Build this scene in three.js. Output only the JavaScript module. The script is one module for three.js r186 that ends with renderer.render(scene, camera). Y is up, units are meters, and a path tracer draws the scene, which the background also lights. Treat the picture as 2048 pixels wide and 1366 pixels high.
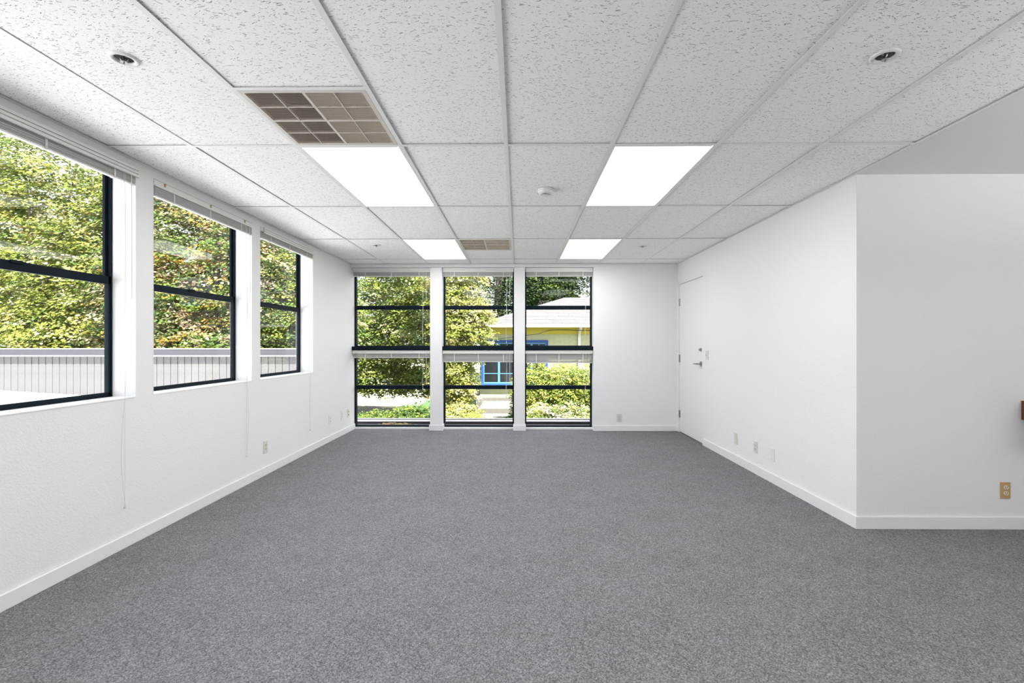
import * as THREE from 'three';
import { mergeGeometries } from 'three/addons/utils/BufferGeometryUtils.js';
import { RoundedBoxGeometry } from 'three/addons/geometries/RoundedBoxGeometry.js';
import { RectAreaLightUniformsLib } from 'three/addons/lights/RectAreaLightUniformsLib.js';

// ---------------------------------------------------------------- camera, sky, sun, exposure
// Metres. X to the right, Y up from the carpet, "Z" in the helpers = distance into the picture (three.js z = -Z).
RectAreaLightUniformsLib.init();
const scene = new THREE.Scene();
const camera = new THREE.PerspectiveCamera(2 * Math.atan(683 / 943.2) * 180 / Math.PI, 2048 / 1366, 0.05, 300);
camera.position.set(0, 1.2447, 0);
camera.rotation.y = 0.0087;
camera.setViewOffset(2048, 1366, -3.75, -5.4, 2048, 1366);
const renderer = new THREE.WebGLRenderer({ antialias: true });
renderer.toneMapping = THREE.LinearToneMapping;
renderer.toneMappingExposure = 1.82;
renderer.shadowMap.enabled = true;

const SUN_DIR = new THREE.Vector3(0.4, 0.8, 0.42).normalize();
scene.background = new THREE.Color(1.36, 1.46, 1.60);        // thin bright haze, even all round
const sun = new THREE.DirectionalLight(new THREE.Color(1.0, 0.96, 0.9), 13);
sun.position.copy(SUN_DIR).multiplyScalar(60).add(new THREE.Vector3(-2, 0, -12));
sun.target.position.set(-2, 0, -12);
sun.castShadow = true;
sun.shadow.mapSize.set(4096, 4096);
Object.assign(sun.shadow.camera, { left: -30, right: 30, top: 30, bottom: -30, near: 1, far: 140 });
scene.add(sun, sun.target);
const LAMP = 4;               // radiance of the ceiling troffers

// ---------------------------------------------------------------- constants of the room
const XL = -2.406, XR = 2.29, HC = 2.395, ZB = 6.78, ZG = 6.95, ZRET = 3.21, ZF = -1.0, XE = 4.4;
const T = 0.6096, X0 = -0.0687, Z0 = 2.724;
const SILL = 0.91, HEAD = 2.34;

// ---------------------------------------------------------------- helpers
const rng = (seed) => () => { seed = (seed + 0x6d2b79f5) | 0; let t = Math.imul(seed ^ (seed >>> 15), 1 | seed); t = (t + Math.imul(t ^ (t >>> 7), 61 | t)) ^ t; return ((t ^ (t >>> 14)) >>> 0) / 4294967296; };
const V = (X, Y, Z) => new THREE.Vector3(X, Y, -Z);
const used = {};
const numbered = (n) => { const k = used[n] = (used[n] ?? -1) + 1; return k ? n + '_' + String(k).padStart(3, '0') : n; };
function metricUV(g) {
  if (g.index) g = g.toNonIndexed();
  const p = g.attributes.position, n = g.attributes.normal, uv = new Float32Array(p.count * 2);
  for (let i = 0; i < p.count; i++) {
    const ax = Math.abs(n.getX(i)), ay = Math.abs(n.getY(i)), az = Math.abs(n.getZ(i));
    const x = p.getX(i), y = p.getY(i), z = p.getZ(i);
    if (ax >= ay && ax >= az) { uv[2 * i] = z; uv[2 * i + 1] = y; } else if (ay >= az) { uv[2 * i] = x; uv[2 * i + 1] = z; } else { uv[2 * i] = x; uv[2 * i + 1] = y; }
  }
  g.setAttribute('uv', new THREE.BufferAttribute(uv, 2));
  return g;
}
// a box between two corners; r rounds the edges
function box(xa, xb, ya, yb, za, zb, r = 0) {
  const w = xb - xa, h = yb - ya, d = zb - za;
  let g = r ? new RoundedBoxGeometry(w, h, d, 2, Math.min(r, w / 2.01, h / 2.01, d / 2.01)) : new THREE.BoxGeometry(w, h, d);
  g.translate((xa + xb) / 2, (ya + yb) / 2, -(za + zb) / 2);
  return metricUV(g);
}
// a box in local three.js axes
function lbox(w, h, d, x = 0, y = 0, z = 0, r = 0) {
  const g = r ? new RoundedBoxGeometry(w, h, d, 2, Math.min(r, w / 2.01, h / 2.01, d / 2.01)) : new THREE.BoxGeometry(w, h, d);
  g.translate(x, y, z);
  return metricUV(g);
}
const flat = (g) => { const q = g.index ? g.toNonIndexed() : g; for (const k of Object.keys(q.attributes)) if (!['position', 'normal', 'uv'].includes(k)) q.deleteAttribute(k); return q; };
const join = (list) => (Array.isArray(list) ? (list.length === 1 ? list[0] : mergeGeometries(list.map(flat))) : list);
function tag(o, label, category, group, kind) {
  if (label) o.userData.label = label;
  if (category) o.userData.category = category;
  if (group) o.userData.group = group;
  if (kind) o.userData.kind = kind;
  return o;
}
function thing(name, label, category, [X, Y, Z] = [0, 0, 0], group, kind) {
  const o = new THREE.Group();
  o.name = numbered(name); o.position.set(X, Y, -Z); scene.add(o);
  return tag(o, label, category, group, kind);
}
// a part; geometry in world axes is moved into its thing's axes when world = true
function part(parent, name, geo, mat, world = true, label, kind) {
  const g = join(geo);
  if (world) { let q = parent, v = new THREE.Vector3(); while (q && q !== scene) { v.add(q.position); q = q.parent; } g.translate(-v.x, -v.y, -v.z); }
  const m = new THREE.Mesh(g, mat);
  m.name = name; parent.add(m);
  if (label) m.userData.label = label;
  if (kind) m.userData.kind = kind;
  return m;
}
function struct(name, geo, mat, label, category) {
  const m = new THREE.Mesh(join(geo), mat);
  m.name = name; scene.add(m);
  return tag(m, label, category, null, 'structure');
}
// a slab with openings: outline and holes are [u0, u1, y0, y1]; axis 'x' = slab across x (u is Z), 'z' = slab across z (u is X)
function slab(axis, at, thick, [u0, u1, y0, y1], holes = [], notches = []) {
  const s = new THREE.Shape();
  s.moveTo(u0, y0);
  for (const [a, b, top] of notches) { s.lineTo(a, y0); s.lineTo(a, top); s.lineTo(b, top); s.lineTo(b, y0); }
  s.lineTo(u1, y0); s.lineTo(u1, y1); s.lineTo(u0, y1); s.closePath();
  for (const [a, b, c, d] of holes) { const h = new THREE.Path(); h.moveTo(a, c); h.lineTo(a, d); h.lineTo(b, d); h.lineTo(b, c); h.closePath(); s.holes.push(h); }
  const g = new THREE.ExtrudeGeometry(s, { depth: thick, bevelEnabled: false });
  if (axis === 'x') { g.rotateY(Math.PI / 2); g.translate(at, 0, 0); } else g.translate(0, 0, -at - thick);   // 'x': from at to at + thick; 'z': from Z = at to at + thick
  return metricUV(g);
}
function taperTube(pts, r0, r1, seg = 10, rad = 8) {
  const curve = new THREE.CatmullRomCurve3(pts), fr = curve.computeFrenetFrames(seg), pos = [], idx = [], uv = [];
  for (let i = 0; i <= seg; i++) {
    const t = i / seg, c = curve.getPointAt(t), r = r0 + (r1 - r0) * t;
    for (let j = 0; j <= rad; j++) {
      const a = j / rad * Math.PI * 2, n = fr.normals[i].clone().multiplyScalar(Math.cos(a) * r).addScaledVector(fr.binormals[i], Math.sin(a) * r);
      pos.push(c.x + n.x, c.y + n.y, c.z + n.z); uv.push(j / rad, t * 3);
      if (i < seg && j < rad) { const k = i * (rad + 1) + j; idx.push(k, k + 1, k + rad + 1, k + 1, k + rad + 2, k + rad + 1); }
    }
  }
  const g = new THREE.BufferGeometry();
  g.setAttribute('position', new THREE.Float32BufferAttribute(pos, 3)); g.setAttribute('uv', new THREE.Float32BufferAttribute(uv, 2)); g.setIndex(idx); g.computeVertexNormals();
  return g;
}
const tube = (pts, r, seg = 24, rad = 6) => taperTube(pts, r, r, seg, rad);

// ---------------------------------------------------------------- textures
function noise2(seed, n) {              // periodic value noise with n cells
  const R = rng(seed), a = Float32Array.from({ length: n * n }, R);
  return (u, v) => {
    u = ((u % 1) + 1) % 1 * n; v = ((v % 1) + 1) % 1 * n;
    const i = Math.floor(u) % n, j = Math.floor(v) % n, i1 = (i + 1) % n, j1 = (j + 1) % n; let x = u - Math.floor(u), y = v - Math.floor(v);
    x = x * x * (3 - 2 * x); y = y * y * (3 - 2 * y);
    return (a[j * n + i] * (1 - x) + a[j * n + i1] * x) * (1 - y) + (a[j1 * n + i] * (1 - x) + a[j1 * n + i1] * x) * y;
  };
}
function dataTex(size, metres, fn, srgb) {
  const d = new Uint8Array(size * size * 4);
  for (let y = 0; y < size; y++) for (let x = 0; x < size; x++) {
    const c = fn(x / size, y / size), o = (y * size + x) * 4;
    for (let k = 0; k < 3; k++) d[o + k] = Math.max(0, Math.min(255, (Array.isArray(c) ? c[k] : c) * 255));
    d[o + 3] = 255;
  }
  const t = new THREE.DataTexture(d, size, size);
  t.wrapS = t.wrapT = THREE.RepeatWrapping; t.magFilter = THREE.LinearFilter; t.minFilter = THREE.LinearFilter;
  t.repeat.set(1 / metres, 1 / metres);
  if (srgb) t.colorSpace = THREE.SRGBColorSpace;
  t.needsUpdate = true;
  return t;
}
// orange-peel plaster relief
const peelA = noise2(11, 64), peelB = noise2(12, 120), peelC = noise2(13, 24);
const peelTex = dataTex(1024, 0.42, (u, v) => { const a = peelA(u, v); return 0.25 + 0.45 * Math.max(0, a - 0.35) / 0.65 + 0.2 * peelB(u, v) + 0.1 * peelC(u, v); });
// loop-pile carpet: speckled yarn
const cA = noise2(21, 240), cB = noise2(22, 420), cC = noise2(23, 60), cD = noise2(24, 8);
const carpetMap = dataTex(1024, 1.05, (u, v) => {
  const n = 0.55 * cA(u, v) + 0.45 * cB(u, v) - 0.5, s = 0.455 + 0.43 * n + 0.03 * (cC(u, v) - 0.5) + 0.02 * (cD(u, v) - 0.5);
  return [s * 0.985, s * 0.99, s * 1.02];
}, true);
const carpetBump = dataTex(1024, 1.05, (u, v) => 0.5 * cA(u, v) + 0.5 * cB(u, v));
// fissured mineral-fibre tile: short dark fissures and pinholes drawn so that they wrap
function tileCanvas(bump) {
  const W = 1024, H = 2048, c = document.createElement('canvas'); c.width = W; c.height = H;
  const g = c.getContext('2d'), R = rng(77);
  g.fillStyle = bump ? '#ffffff' : '#ffffff'; g.fillRect(0, 0, W, H);
  const grain = rng(78);
  for (let i = 0; i < 90000; i++) { const s = grain() < 0.5; g.fillStyle = bump ? (s ? 'rgba(255,255,255,0.25)' : 'rgba(150,150,150,0.25)') : (s ? 'rgba(255,255,255,0.35)' : 'rgba(226,225,224,0.3)'); g.fillRect(grain() * W, grain() * H, 2 + 2 * grain(), 2 + 2 * grain()); }
  const mark = (x, y, len, th, dark) => {
    const pts = [[x, y]]; let a = (R() - 0.5) * 0.9;
    for (let l = 0; l < len; l += 6) { a += (R() - 0.5) * 1.1; a *= 0.85; const q = pts[pts.length - 1]; pts.push([q[0] + 6 * Math.cos(a), q[1] + 6 * Math.sin(a)]); }
    for (const dx of [-W, 0, W]) for (const dy of [-H, 0, H]) {
      if (x + dx < -80 || x + dx > W + 80 || y + dy < -80 || y + dy > H + 80) continue;
      g.strokeStyle = dark; g.lineWidth = th; g.lineCap = 'round'; g.beginPath(); g.moveTo(pts[0][0] + dx, pts[0][1] + dy);
      for (const q of pts.slice(1)) g.lineTo(q[0] + dx, q[1] + dy);
      g.stroke();
    }
  };
  for (let i = 0; i < 1150; i++) mark(R() * W, R() * H, 4 + 26 * R() * R(), 2 + 2 * R(), bump ? '#303030' : ['#84817f', '#716e6c', '#989593'][i % 3]);
  for (let i = 0; i < 3000; i++) mark(R() * W, R() * H, 1 + 7 * R(), 1.2 + 1.8 * R(), bump ? '#707070' : ['#c4c2c0', '#d2d0ce', '#b2b0ae'][i % 3]);
  const t = new THREE.CanvasTexture(c);
  t.wrapS = t.wrapT = THREE.RepeatWrapping; t.repeat.set(1 / T, 1 / (2 * T));
  if (!bump) t.colorSpace = THREE.SRGBColorSpace;
  return t;
}
const grainN = noise2(31, 90), grainM = noise2(32, 12);
const woodTex = dataTex(512, 0.6, (u, v) => { const s = 0.5 + 0.5 * Math.sin((v * 40 + 3 * grainM(u * 0.4, v)) * 3) * 0.35 + 0.25 * (grainN(u * 0.1, v * 1.5) - 0.5); return [0.36 + 0.1 * s, 0.2 + 0.08 * s, 0.13 + 0.06 * s]; }, true);
const roofN = noise2(41, 128), roofM = noise2(42, 16);
const gritTex = dataTex(512, 1.2, (u, v) => 0.86 + 0.14 * (roofN(u, v) * 0.6 + roofM(u, v) * 0.4), true);
const barkN = noise2(51, 40), barkM = noise2(52, 10);
const barkTex = dataTex(256, 1, (u, v) => { const s = 0.6 + 0.4 * barkN(u * 2, v * 0.4) * barkM(u, v) + 0.15 * barkN(u, v); return [s, s * 0.97, s * 0.93]; }, true);

// ---------------------------------------------------------------- materials
const std = (o) => new THREE.MeshStandardMaterial({ roughness: 0.8, ...o });
const C = (r, g, b) => new THREE.Color(r, g, b);          // linear
const M = {
  wall: std({ color: C(0.80, 0.80, 0.80), roughness: 0.75, bumpMap: peelTex, bumpScale: 0.0014 }),
  paint: std({ color: C(0.79, 0.79, 0.79), roughness: 0.45 }),
  carpet: std({ map: carpetMap, bumpMap: carpetBump, bumpScale: 0.004, roughness: 1 }),
  tile: std({ map: tileCanvas(false), bumpMap: tileCanvas(true), bumpScale: 0.0012, roughness: 0.95 }),
  bar: std({ color: C(0.84, 0.84, 0.84), roughness: 0.5 }),
  frame: new THREE.MeshPhysicalMaterial({ color: C(0.004, 0.010, 0.017), roughness: 0.55, specularIntensity: 0.2 }),
  glass: new THREE.MeshPhysicalMaterial({ color: C(1, 1, 1), roughness: 0, transmission: 1, thickness: 0, ior: 1.16 }),
  blind: std({ color: C(0.80, 0.785, 0.75), roughness: 0.45 }),
  slat: std({ color: C(0.46, 0.455, 0.44), roughness: 0.5 }),
  cord: std({ color: C(0.72, 0.71, 0.67), roughness: 0.8 }),
  plate: std({ color: C(0.66, 0.65, 0.60), roughness: 0.4 }),
  plateWhite: std({ color: C(0.78, 0.78, 0.77), roughness: 0.4 }),
  plateTan: std({ color: C(0.50, 0.33, 0.15), roughness: 0.4 }),
  ivory: std({ color: C(0.72, 0.66, 0.50), roughness: 0.4 }),
  slot: std({ color: C(0.02, 0.02, 0.02), roughness: 0.7 }),
  chrome: std({ color: C(0.42, 0.41, 0.40), roughness: 0.28, metalness: 1 }),
  dark: std({ color: C(0.05, 0.045, 0.04), roughness: 0.6 }),
  grille: std({ color: C(0.72, 0.62, 0.52), roughness: 0.6 }),
  grilleFrame: std({ color: C(0.66, 0.62, 0.58), roughness: 0.5 }),
  duct: std({ color: C(0.30, 0.28, 0.26), roughness: 0.55, metalness: 0.6 }),
  diffuser: std({ color: C(0.8, 0.8, 0.8), roughness: 0.4, emissive: C(1, 0.99, 0.97), emissiveIntensity: 1.3 }),
  wood: std({ map: woodTex, roughness: 0.45 }),
  siding: std({ color: C(0.118, 0.116, 0.124), roughness: 0.85, map: gritTex }),
  cap: std({ color: C(0.045, 0.045, 0.058), roughness: 0.6, map: gritTex }),
  flashing: std({ color: C(0.62, 0.61, 0.6), roughness: 0.5 }),
  roofing: std({ color: C(0.82, 0.81, 0.79), roughness: 0.9, map: gritTex }),
  shingleDark: std({ color: C(0.15, 0.14, 0.155), roughness: 0.95, map: gritTex }),
  shingle: [0.14, 0.122, 0.155].map((s) => std({ color: C(s, s * 0.97, s * 0.97), roughness: 0.95, map: gritTex })),
  houseWall: std({ color: C(0.58, 0.60, 0.36), roughness: 0.9, map: gritTex }),
  houseTrim: std({ color: C(0.60, 0.53, 0.07), roughness: 0.8 }),
  white: std({ color: C(0.78, 0.77, 0.74), roughness: 0.6 }),
  blue: std({ color: C(0.012, 0.07, 0.27), roughness: 0.5 }),
  blueLight: std({ color: C(0.09, 0.25, 0.38), roughness: 0.5 }),
  houseGlass: std({ color: C(0.015, 0.017, 0.02), roughness: 0.08 }),
  concrete: std({ color: C(0.17, 0.163, 0.14), roughness: 0.9, map: gritTex }),
  paving: std({ color: C(0.55, 0.54, 0.53), roughness: 0.95, map: gritTex }),
  lawn: std({ color: C(0.06, 0.13, 0.04), roughness: 1, map: gritTex }),
  soil: std({ color: C(0.07, 0.06, 0.04), roughness: 1, map: gritTex }),
  bark: std({ color: C(0.17, 0.15, 0.14), roughness: 0.95, map: barkTex }),
  leaf: new THREE.MeshPhysicalMaterial({ color: C(1, 1, 1), roughness: 0.6, specularIntensity: 0.3, transmission: 0.5, thickness: 0, side: THREE.DoubleSide }),
  carPaint: std({ color: C(0.02, 0.03, 0.06), roughness: 0.25 }),
  rubber: std({ color: C(0.02, 0.02, 0.02), roughness: 0.9 }),
};

// ---------------------------------------------------------------- room shell
struct('floor', box(XL - 0.2, XE + 0.2, -0.12, 0, ZF - 0.2, ZG + 0.14), M.carpet, 'grey loop pile carpet covering the whole floor', 'floor');
const WIN_L = [[1.803, 2.950], [3.088, 4.245], [4.377, 5.514], [0.518, 1.665], [-0.767, 0.380]];          // openings in the left wall, by Z; the last two lie outside the frame
struct('wall_left', slab('x', XL - 0.20, 0.20, [ZF - 0.2, ZG + 0.045, -0.12, HC + 0.3], WIN_L.map(([a, b]) => [a, b, SILL, HEAD])), M.wall, 'white textured wall on the left holding three windows', 'wall');
// back wall: solid right of the bays, header above them, two posts between
struct('wall_back', [box(1.084, XR + 0.14, 0, HC + 0.3, ZB, ZG + 0.045), box(XL, 1.084, HEAD + 0.012, HC + 0.3, ZB, ZG + 0.045), box(-1.267, -1.094, 0, HEAD + 0.02, ZB, ZG + 0.045, 0.004), box(-0.057, 0.101, 0, HEAD + 0.02, ZB, ZG + 0.045, 0.004)], M.wall, 'white far wall with two posts between three tall window bays', 'wall');
struct('wall_right', slab('x', XR, 0.14, [ZRET + 0.14, ZB, 0, HC + 0.3], [], [[5.853, 6.712, 2.092]]), M.wall, 'bright white wall on the right holding the flush door', 'wall');
struct('wall_return', slab('z', ZRET, 0.14, [XR, XE, 0, HC + 0.3]), M.wall, 'greyer textured wall facing the camera at the right edge', 'wall');
struct('wall_east', slab('x', XE, 0.2, [ZF - 0.2, ZG + 0.14, -0.12, HC + 0.3]), M.wall, 'white wall out of view on the right', 'wall');
struct('wall_front', slab('z', ZF - 0.2, 0.2, [XL, XE, 0, HC + 0.3]), M.wall, 'white wall behind the camera', 'wall');
struct('wall_corridor', slab('z', ZG - 0.06, 0.2, [XR + 0.14, XE, 0, HC + 0.3]), M.wall, 'wall closing the corridor behind the door', 'wall');
struct('roof', box(XL - 0.35, XE + 0.3, HC + 0.3, HC + 0.42, ZF - 0.3, ZG + 0.24), M.roofing, 'flat roof slab above the ceiling', 'roof');

// skirting boards
const BB = 0.08, bt = 0.013;
struct('baseboard_left', box(XL, XL + bt, 0, BB, ZF, ZG - 0.03, 0.004), M.paint, 'white skirting along the left wall under the windows', 'baseboard');
struct('baseboard_back', box(1.084, XR - 0.002, 0, BB, ZB - bt, ZB, 0.004), M.paint, 'white skirting along the far wall right of the windows', 'baseboard');
struct('baseboard_right', box(XR - bt, XR, 0, BB, ZRET, 5.845), M.paint, 'white skirting along the right wall below the plates', 'baseboard');
struct('baseboard_return', box(XR - bt, XE, 0, BB, ZRET - bt, ZRET), M.paint, 'greyish white skirting under the tan outlet', 'baseboard');
struct('trim_1', box(-1.267 - bt, -1.094 + bt, 0, BB, ZB - bt, ZG - 0.03, 0.004), M.paint, 'white skirting around the foot of the left window post', 'trim');
struct('trim_2', box(-0.057 - bt, 0.101 + bt, 0, BB, ZB - bt, ZG - 0.03, 0.004), M.paint, 'white skirting around the foot of the right window post', 'trim');
struct('trim_3', box(XR - 0.012, XR + 0.002, 0, 2.125, 6.715, ZB, 0.003), M.paint, 'narrow white door casing in the far right corner', 'trim');

// ---------------------------------------------------------------- suspended ceiling
const ceiling = thing('ceiling', 'suspended ceiling of white fissured tiles in a white metal grid', 'ceiling', [0, HC, 0], null, 'structure');
const cols = [-5, -4, -3, -2, -1, 0, 1, 2, 3, 4].map((k) => X0 + k * T).map((x) => Math.max(XL, Math.min(XR + 0.0, x))).filter((x, i, a) => i === 0 || x > a[i - 1] + 1e-6);
const rows = [-5, -4, -3, -2, -1, 0, 1, 2, 3, 4].map((k) => Z0 + k * 2 * T).map((z) => Math.max(ZF, Math.min(ZB, z))).filter((z, i, a) => i === 0 || z > a[i - 1] + 1e-6);
const colAt = (k) => X0 + k * T, rowAt = (k) => Z0 + k * 2 * T;
const LIGHTS = [];
for (const r of [-2, 0, 2]) for (const c of [-2, 1]) LIGHTS.push([c, r]);
const VENTS = [[-2, -1, 1], [-1, 2, 0]];             // col, row, which half of the module (1 = far half)
const SPRINK = [[-1.589, 1.888], [1.467, 1.898], [-1.644, 5.467], [1.462, 5.545]];
const tileR = rng(5), tileCache = {};
function addTile(xa, xb, za, zb, hole) {
  const w = xb - xa - 0.006, d = zb - za - 0.006, key = w.toFixed(3) + '_' + d.toFixed(3) + '_' + Math.floor(tileR() * 3) + (hole ? Math.random() : '');
  let g = tileCache[key];
  if (!g) {
    if (hole) {
      const s = new THREE.Shape(), hx = hole[0] - (xa + xb) / 2, hz = -(hole[1] - (za + zb) / 2);
      s.moveTo(-w / 2, -d / 2); s.lineTo(w / 2, -d / 2); s.lineTo(w / 2, d / 2); s.lineTo(-w / 2, d / 2); s.closePath();
      const h = new THREE.Path(); h.absarc(hx, -hz, 0.034, 0, Math.PI * 2, true); s.holes.push(h);
      g = new THREE.ExtrudeGeometry(s, { depth: 0.016, bevelEnabled: false, curveSegments: 24 }); g.rotateX(-Math.PI / 2); g.translate(0, 0.0025, 0); g = metricUV(g);
    } else {                                          // board slightly warped: its corners lift off the grid
      g = new THREE.BoxGeometry(w, 0.016, d, 8, 1, 12); g.translate(0, 0.0105, 0);
      const p = g.attributes.position, lift = [0, 1, 2, 3].map(() => 0.009 * tileR() * tileR());
      for (let i = 0; i < p.count; i++) { const u = p.getX(i) / w + 0.5, v = p.getZ(i) / d + 0.5, e = (a) => Math.pow(a, 4); p.setY(i, p.getY(i) + lift[0] * e(1 - u) * e(1 - v) + lift[1] * e(u) * e(1 - v) + lift[2] * e(1 - u) * e(v) + lift[3] * e(u) * e(v)); }
      g.computeVertexNormals(); g = metricUV(g);
    }
    const ou = tileR(), ov = tileR(), uv = g.attributes.uv, flip = tileR() < 0.5 ? 1 : -1;
    for (let i = 0; i < uv.count; i++) uv.setXY(i, uv.getX(i) * flip + ou, uv.getY(i) + ov);
    tileCache[key] = g;
  }
  const m = new THREE.Mesh(g, M.tile);
  m.name = 'ceiling_tile';
  m.position.set((xa + xb) / 2, 0, -(za + zb) / 2);
  if (!hole) { m.rotation.x = (tileR() - 0.5) * 0.004; m.rotation.z = (tileR() - 0.5) * 0.007; m.position.y = 0.0012 + Math.abs(m.rotation.x) * d / 2 + Math.abs(m.rotation.z) * w / 2; }
  ceiling.add(m);
}
for (let i = 0; i + 1 < cols.length; i++) for (let j = 0; j + 1 < rows.length; j++) {
  const xa = cols[i], xb = cols[i + 1], za = rows[j], zb = rows[j + 1], mx = (xa + xb) / 2, mz = (za + zb) / 2;
  if (LIGHTS.some(([c, r]) => Math.abs(colAt(c) + T / 2 - mx) < 0.1 && Math.abs(rowAt(r) + T - mz) < 0.2)) continue;
  const v = VENTS.find(([c, r]) => Math.abs(colAt(c) + T / 2 - mx) < 0.1 && Math.abs(rowAt(r) + T - mz) < 0.2);
  if (v) { if (v[2]) addTile(xa, xb, za, za + T); else addTile(xa, xb, za + T, zb); continue; }
  addTile(xa, xb, za, zb, SPRINK.find(([x, z]) => x > xa && x < xb && z > za && z < zb));
}
const FL = 0.012;                                    // half width of the grid face
for (const x of cols.slice(1, -1)) part(ceiling, 'main_runner', [box(x - FL, x + FL, HC - 0.0012, HC + 0.0006, ZF, ZB), box(x - 0.0015, x + 0.0015, HC, HC + 0.035, ZF, ZB)], M.bar);
const tees = (xa, xb, z) => part(ceiling, 'cross_tee', [box(xa + FL, xb - FL, HC - 0.0012, HC + 0.0006, z - FL, z + FL), box(xa + FL, xb - FL, HC, HC + 0.03, z - 0.0015, z + 0.0015)], M.bar);
for (let i = 0; i + 1 < cols.length; i++) for (const z of rows.slice(1, -1)) tees(cols[i], cols[i + 1], z);
for (const [c, r] of VENTS) tees(colAt(c), colAt(c + 1), rowAt(r) + T);
part(ceiling, 'wall_angle', box(XL, XL + 0.022, HC - 0.0014, HC + 0.0006, ZF, ZB), M.bar);
part(ceiling, 'wall_angle', box(XR - 0.022, XR, HC - 0.0014, HC + 0.0006, ZF, ZB), M.bar);
part(ceiling, 'wall_angle', box(XL + 0.022, XR - 0.022, HC - 0.0014, HC + 0.0006, ZB - 0.022, ZB), M.bar);
part(ceiling, 'drywall_panel', box(XR + 0.001, XE, HC - 0.002, HC + 0.014, ZF, ZRET), M.wall, true, 'smooth grey plaster ceiling beside the tiles');
part(ceiling, 'drywall_panel', box(XR + 0.14, XE, HC - 0.002, HC + 0.014, ZRET + 0.14, ZG), M.wall);

// troffers: white steel edge, prismatic diffuser, and the light they give
const lightLabels = { '-2_0': 'bright ceiling light panel beside the near grille', '1_0': 'bright ceiling light panel right of the smoke detector', '-2_2': 'small far ceiling light panel beside the far grille', '1_2': 'small far ceiling light panel on the right', '-2_-2': 'ceiling light panel above the camera on the left', '1_-2': 'ceiling light panel above the camera on the right', '-2_-4': 'ceiling light panel behind the camera on the left', '1_-4': 'ceiling light panel behind the camera on the right' };
for (const [c, r] of LIGHTS) {
  const xa = colAt(c) + 0.013, xb = colAt(c + 1) - 0.013, za = rowAt(r) + 0.013, zb = rowAt(r + 1) - 0.013;
  const t = thing('ceiling_light', lightLabels[c + '_' + r], 'ceiling light', [(xa + xb) / 2, HC, (za + zb) / 2], 'recessed light panels in the ceiling grid');
  part(t, 'frame', [box(xa, xa + 0.012, HC - 0.001, HC + 0.03, za, zb), box(xb - 0.006, xb, HC - 0.001, HC + 0.03, za, zb), box(xa + 0.012, xb - 0.012, HC - 0.001, HC + 0.03, za, za + 0.012), box(xa + 0.012, xb - 0.012, HC - 0.001, HC + 0.03, zb - 0.012, zb)], M.bar);
  part(t, 'diffuser', box(xa + 0.012, xb - 0.006, HC + 0.004, HC + 0.008, za + 0.012, zb - 0.012), M.diffuser);
  part(t, 'housing', box(xa, xb, HC + 0.03, HC + 0.12, za, zb), M.bar);
  const l = new THREE.RectAreaLight(new THREE.Color(1, 1, 1), LAMP, xb - xa - 0.026, zb - za - 0.026);
  l.position.set(0, 0.002, 0); l.rotation.x = -Math.PI / 2; t.add(l);
}

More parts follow.
